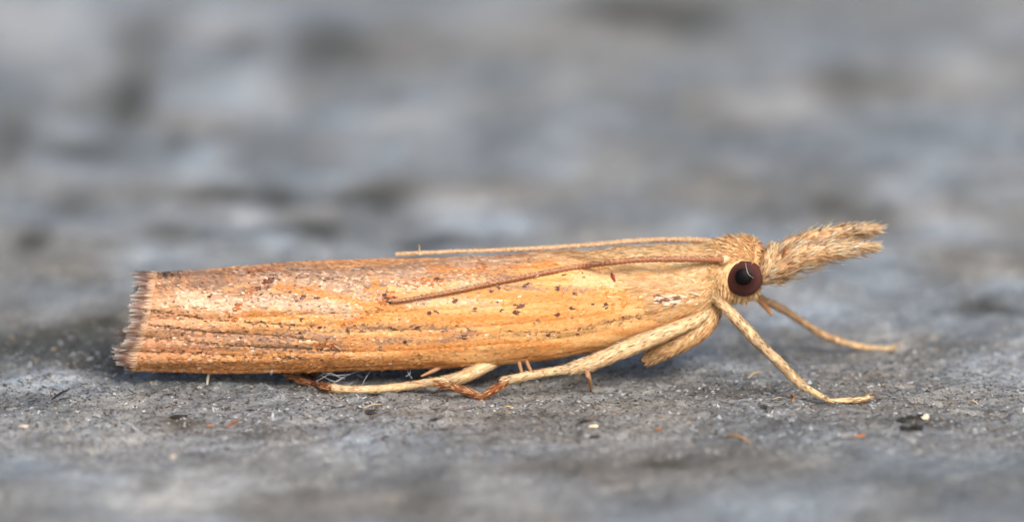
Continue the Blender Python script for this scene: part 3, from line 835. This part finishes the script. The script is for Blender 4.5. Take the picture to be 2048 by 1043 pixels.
for s, (cx, cy, Y) in ((1, (1447, 519, -.58)), (-1, (1446, 484, .30))):
    b = blob_patch('antenna_base', cx, cy, Y, 13, 9, .10, .3, body, lin(224, 180, 140))

# ------------------------------------------------------------------ palps
def palp(pts, n, pal, label, nhair, seed):
    W = np.array([at(p[0], p[1], p[2]) for p in pts]); R = np.array([p[3] for p in pts]) / PXMM
    Q = smooth_path(np.hstack([W, R[:, None]]), n); P, r = Q[:, :3], np.maximum(Q[:, 3], .015)
    V, F = tube(P, np.stack([r * .55, r * .85], 1), 14)
    o = mesh_obj('palp', V, F, M_SKIN, moth, np.tile(C_TAN, (len(V), 1)))
    o['label'] = label
    def lfn(s, th):
        return np.where(np.sin(th) < -.2, 1.4, .80) * np.interp(s, [0, .3, .75, 1], [.9, 1.1, .8, .4])
    v1 = tube_coat(P, r * .75, nhair, (.14, .42), (.022, .038), (.50, .20), pal, jit=.14, speck=.10, speck_col=lin(176, 124, 84), curl=-.35, tip=.18, lfn=lfn)
    v2 = tube_coat(P, r * .9, nhair // 3, (.10, .18), (.02, .034), (.20, .10), pal, jit=.12, speck=.30, speck_col=lin(160, 108, 72), curl=-.1, tip=.3)
    tip = P[-12:]; v3 = tube_coat(tip, r[-12:] * .6, nhair // 6, (.18, .38), (.012, .018), (.16, .18), [lin(232, 214, 190), lin(226, 190, 140)], jit=.15, tip=.3)
    tag(merge('hair', [v1, v2, v3], M_HAIR, o), kind='stuff')
    return o
PALP = [lin(246, 214, 176), lin(240, 204, 162), lin(250, 230, 204), lin(234, 192, 148)]
palp([(1522,556,-.22,20),(1548,542,-.26,27),(1580,522,-.28,29),(1625,507,-.28,24),(1675,498,-.26,15),(1712,494,-.24,9),(1736,493,-.22,3)], 60, PALP, 'near labial palp, a tan hairy snout', 1300, 1)
palp([(1522,538,.12,18),(1552,517,.20,26),(1590,496,.26,27),(1640,477,.28,22),(1690,463,.28,14),(1720,458,.26,8),(1742,458,.26,3)], 60, PALP, 'far labial palp behind the near one', 1150, 2)
# short upright tuft between head and palps
o, P = limb('palp_tuft', [(1524,552,-.30,13),(1534,530,-.34,16),(1542,508,-.30,15),(1546,494,-.26,8)], moth, pal=[C_CREAM, lin(230, 192, 144), lin(244, 222, 192)], n=24, dens=1.3, Lm=.9, lift=(.25, .12), speck=.10)
o['label'] = 'short pale tuft between head and palps'

# ------------------------------------------------------------------ small things lying about
def fibre(name, pts, r, col, label, cat, group=None, mat=None, seg=6, n=24):
    P = smooth_path(np.array(pts), n); rr = np.interp(np.linspace(0, 1, n), [0, .5, 1], [r * .6, r, r * .35])
    V, F = tube(P, rr, seg)
    o = mesh_obj(name, V, F, mat or M_GRIT, None, np.tile(col, (len(V), 1)))
    return tag(o, label, cat, group)

def gfib(name, pix, r, col, label, cat, lift=.03, group=None):
    W = []
    for i, (x, y) in enumerate(pix):
        p = gnd(x, y); W.append([p[0], p[1], p[2] + r * .6 + (lift if 0 < i < len(pix) - 1 else 0)])
    return fibre(name, W, r, col, label, cat, group)

def chip(name, px, py, lx, ly, lz, rot, col, label, cat, seed, group=None, rough=.35, up=0.):
    """angular crumb: sizes in mm"""
    r = np.random.default_rng(seed); p = gnd(px, py)
    nu, nv = 8, 11
    th = np.linspace(.05, math.pi - .05, nu)[:, None]; ph = np.linspace(0, 2 * math.pi, nv, endpoint=False)[None, :]
    S = np.stack([np.sin(th) * np.cos(ph), np.sin(th) * np.sin(ph), np.cos(th) * np.ones_like(ph)], -1)
    S = S * (1 + r.normal(0, rough * .6, (nu, nv, 1))) * np.array([lx, ly * .6, lz * .7]) * .5
    S[..., 0] += .12 * lx * np.sin(3 * np.linspace(0, 2 * math.pi, nv))[None, :] * np.sin(th)
    V = S.reshape(-1, 3); c, s = math.cos(rot), math.sin(rot)
    V = V @ np.array([[c, s, 0], [-s, c, 0], [0, 0, 1]])
    C = col * (1 + r.normal(0, .12, (len(V), 1)))
    o = mesh_obj(name, V, grid_faces(nu, nv, True), M_GRIT, None, np.clip(C, 0, .85), smooth=False)
    o.location = (p[0], p[1], p[2] + lz * .15 + up)
    return tag(o, label, cat, group)

DK = lin(54, 50, 46)
chip('seed_husk', 1187, 853, .17, .14, .09, .2, lin(240, 214, 180), 'bright cream husk crumb on the ground below the thorax', 'crumb', 1, rough=.2)
chip('dark_flake', 1174, 842, .28, .35, .06, .1, DK, 'black flake just behind the cream husk crumb', 'flake', 2)
chip('dark_flake', 1190, 874, .24, .30, .07, .5, lin(54, 40, 32), 'dark brown flake just in front of the cream husk crumb', 'flake', 3)
chip('dark_flake', 742, 824, .42, .55, .06, .1, lin(60, 55, 51), 'wide black flake in front of the hind leg', 'flake', 4)
chip('dark_flake', 872, 838, .22, .3, .05, .2, lin(56, 52, 50), 'small dark flake in front of the bent red brown tarsus', 'flake', 5)
chip('dark_flake', 355, 834, .34, .6, .07, .2, lin(50, 44, 38), 'large dark crumb on the ground below the tail', 'flake', 6)
chip('dark_flake', 500, 820, .13, .2, .05, 0., DK, 'tiny black flake between the tail and the hind tarsus', 'flake', 7)
chip('dark_flake', 770, 874, .16, .2, .05, .3, lin(74, 50, 36), 'small rusty dark flake beyond the wide black one', 'flake', 8)
chip('black_crumb', 1528, 816, .16, .3, .09, .3, DK, 'black crumb lying left of the near forefoot', 'crumb', 9)
CRUMB = ['black crumb at the far end of the row leading to the white crumb', 'widest black crumb in the middle of the row to the white crumb',
         'small black crumb touching the white crumb', 'black crumb lying in front of the row beside the white crumb', 'small black crumb in front of the far end of the crumb row']
for k, (x, y, sx) in enumerate([(1803,842,.2), (1826,838,.24), (1842,836,.16), (1833,855,.22), (1812,858,.16)]):
    chip('black_crumb', x, y, sx * 1.15, .5, .12, .2 * k, lin(50, 46, 43), CRUMB[k], 'crumb', 20 + k, 'black crumbs beside the white crumb')
chip('white_crumb', 1852, 838, .15, .14, .15, .6, lin(232, 214, 196), 'ragged white crumb standing beside black crumbs', 'crumb', 31, rough=.6, up=.02)
chip('olive_flake', 1772, 795, .46, .75, .035, .1, lin(104, 98, 80), 'flat olive brown flake ahead of the near forefoot', 'flake', 32, rough=.15)
chip('orange_chip', 1721, 871, .22, .22, .05, .5, lin(178, 122, 82), 'rusty orange chip on the ground in front of the forefoot', 'chip', 33)
chip('orange_chip', 420, 851, .15, .2, .05, .3, lin(170, 124, 96), 'pale orange chip beside the thin rusty splinter', 'chip', 34)
chip('rust_crumb', 1318, 859, .14, .14, .05, .5, lin(160, 106, 70), 'small rust crumb to the right of the cream husk', 'crumb', 35)
chip('pale_grain', 47, 852, .17, .3, .06, .3, lin(226, 208, 184), 'pale cream grain lying left of the tail', 'grain', 36)
chip('pale_grain', 345, 912, .13, .2, .06, .3, lin(214, 196, 178), 'pale pinkish grain in the soft foreground', 'grain', 37)
gfib('splinter', [(104,799),(122,789),(140,778)], .022, lin(44, 40, 36), 'thin black splinter lying slantwise left of the tail', 'splinter')
gfib('splinter', [(455,856),(464,849),(479,842)], .03, lin(150, 96, 66), 'thin rusty splinter in front of the hind tarsus', 'splinter')
gfib('splinter', [(1455,872),(1480,878),(1503,888)], .035, lin(178, 138, 96), 'tan splinter with a forked end in the soft foreground', 'splinter')
gfib('splinter', [(1980,829),(1998,829),(2014,827)], .018, lin(204, 178, 140), 'pale straw splinter at the edge of the ground, lying flat', 'splinter')
gfib('splinter', [(1941,801),(1950,806),(1958,811)], .014, lin(210, 190, 150), 'tiny pale splinter behind the white crumb', 'splinter')
gfib('splinter', [(1668,878),(1690,876),(1716,873)], .014, lin(190, 182, 172), 'thin grey fibre leading to the rusty orange chip', 'splinter')
gfib('splinter', [(1497,756),(1508,750),(1525,743)], .02, lin(196, 172, 134), 'pale tan sliver on the ground behind the near foreleg', 'splinter')
gfib('splinter', [(1585,803),(1588,797),(1582,789)], .03, lin(196, 134, 78), 'bright orange chip of scale close to the near forefoot', 'splinter')
gfib('splinter', [(1545,798),(1562,797),(1578,799)], .010, lin(206, 190, 160), 'hair thin pale fibre beside the bright orange scale', 'splinter')
gfib('splinter', [(645,775),(660,790),(676,800)], .011, lin(200, 166, 110), 'hair thin straw fibre hanging from the hind tarsus', 'splinter')
gfib('splinter', [(728,816),(745,812),(765,808)], .012, lin(196, 170, 130), 'thin straw fibre behind the wide black flake', 'splinter')
gfib('splinter', [(1008,816),(1016,815),(1026,816)], .014, lin(214, 180, 126), 'short straw fibre in front of the bent tarsus', 'splinter')
# spines under the tail and shed scales
p = gnd(414, 768)
fibre('pale_spine', [p + np.array([0, 0, -.01]), p + np.array([.02, .02, .13]), p + np.array([.045, .03, .25])], .030, lin(224, 214, 190), 'upright pale spine standing under the tail', 'spine')
def shed(px, py, dx, dy, wid, col, label, cat='scale', tilt=.0):
    p, nrm = wing_hit(px, py, .0)
    a = at(px, py, p[1] - .035); b = at(px + dx, py + dy, wing_hit(px + dx, py + dy)[0][1] - .05 - tilt)
    m = (a + b) / 2 + np.array([0, -.02, .01])
    return fibre(cat if cat != 'scale' else 'shed_scale', [a, m, b], wid, col, label, cat, mat=M_HAIR, n=10)
shed(1223, 546, 8, 16, .032, lin(186, 84, 70), 'red fleck stuck on the wing below the near antenna', 'fleck')
shed(697, 652, 2, 16, .020, lin(168, 130, 112), 'small brown sliver stuck upright on the middle of the wing', 'sliver')
shed(668, 690, 14, 10, .020, lin(214, 178, 148), 'pale shed scale beside the red curl on the lower wing', 'scale')
shed(661, 697, 6, -8, .014, lin(190, 60, 44), 'tiny red curl on the lower wing', 'curl')
shed(838, 706, 9, 5, .026, lin(220, 176, 120), 'pale straw shed scale on the lower wing edge', 'scale')
shed(936, 654, 6, 6, .018, lin(214, 178, 160), 'pink shed scale on the wing under the antenna middle', 'scale')
shed(1068, 556, 12, -8, .014, lin(228, 206, 180), 'white sliver lying across the near antenna', 'sliver', tilt=.06)
p0 = [(1146,568),(1136,573),(1129,583),(1126,594)]
fibre('hair_curl', [at(x, y, wing_hit(x, y)[0][1] - .04) for x, y in p0], .010, lin(214, 196, 180), 'curled white hair lying on the upper wing', 'hair', mat=M_HAIR)
fibre('shed_scale', [at(542, 748, -.72), at(543, 742, -.78), at(546, 735, -.80)], .034, lin(214, 198, 188), 'pale chip hanging at the lower wing edge', 'chip', mat=M_HAIR)
# fibre on the eye
def eye_pt(x, y, e=.012):
    d = unit((at(x, y, EYE_C[1]) - CAM)[None])[0]; oc = CAM - EYE_C
    b = oc @ d; c = oc @ oc - (EYE_R * .97 + e) ** 2; return CAM + d * (-b - math.sqrt(max(b * b - c, 0)))
fibre('eye_fibre', [eye_pt(x, y) for x, y in [(1491,525),(1493,537),(1497,548),(1507,556)]], .007, lin(206, 198, 192), 'bent white fibre stuck across the dark eye', 'fibre', mat=M_HAIR)
# speck caught on the far antenna
a = at(838, 506, .30)
fibre('speck', [a + np.array([0, -.01, -.05]), a + np.array([0, -.02, .04]), a + np.array([0.01, -.02, .10]), a + np.array([0, -.02, .17])], .020, lin(206, 178, 140), 'tiny straw speck standing on the far antenna tip', 'speck', mat=M_HAIR)
# spider silk under the wing
silk = bpy.data.objects.new('silk_wisp', None); scene.collection.objects.link(silk)
base = gnd(650, 762); silk.location = base
tag(silk, 'white silk threads tangled beneath the lower wing edge', 'silk')
def thread(pix, r=.006):
    W = [at(x, y, Y) - base for x, y, Y in pix]
    P = smooth_path(np.array(W), 22); V, F = tube(P, np.full(22, r), 5)
    mesh_obj('thread', V, F, M_SILK, silk, np.tile(lin(220, 222, 226), (len(V), 1)))
for pix in [[(634,756,-.5),(645,748,-.7),(662,746,-.8),(676,752,-.8),(690,757,-.7)], [(640,748,-.6),(655,757,-.8),(672,762,-.9),(684,756,-.8)], [(668,764,-.9),(690,752,-.7),(716,742,-.6),(735,738,-.5)],
            [(650,744,-.6),(668,750,-.8),(700,748,-.7)], [(632,762,-.7),(650,752,-.75),(664,744,-.7)], [(725,768,-.9),(731,756,-.7),(740,742,-.6)], [(815,742,-.75),(819,749,-.8),(824,756,-.9)], [(812,752,-.8),(820,746,-.78),(821,738,-.7)]]:
    thread(pix)

# ------------------------------------------------------------------ fine grit and fibres of the surface
n = 42000
X = rng.uniform(-10.5, 10.5, n); Y = rng.uniform(-6.5, 5, n)
k = np.exp(-((Y + 2) / 4.5) ** 2) > rng.random(n); X, Y = X[k], Y[k]; n = len(X)
Pg = np.stack([X, Y, ground_h(X, Y)], 1)
e = .03
Ng = unit(np.stack([-(ground_h(X + e, Y) - ground_h(X - e, Y)) / (2 * e), -(ground_h(X, Y + e) - ground_h(X, Y - e)) / (2 * e), np.ones(n)], 1))
a = rng.uniform(0, 2 * np.pi, n); D = np.stack([np.cos(a), np.sin(a), 0 * a], 1)
cls = rng.random(n)
col = np.where((cls < .42)[:, None], lin(78, 75, 72), np.where((cls < .62)[:, None], lin(118, 104, 88), np.where((cls < .9)[:, None], lin(172, 174, 176), np.where((cls < .97)[:, None], lin(150, 134, 114), lin(178, 176, 172)))))
col = col * rng.uniform(.6, 1.2, (n, 1))
V, F, C = coat(Pg + Ng * .004, Ng, D, rng.lognormal(-2.85, .5, n), rng.uniform(.012, .06, n), rng.normal(.03, .05, n), np.clip(col, 0, .8), tip=.4, roll=.2)
grit = mesh_obj('surface_grit', V, F, M_GRIT, None, C, smooth=False)
tag(grit, 'fine dark and pale grit and fibres covering the surface', 'grit', kind='stuff')
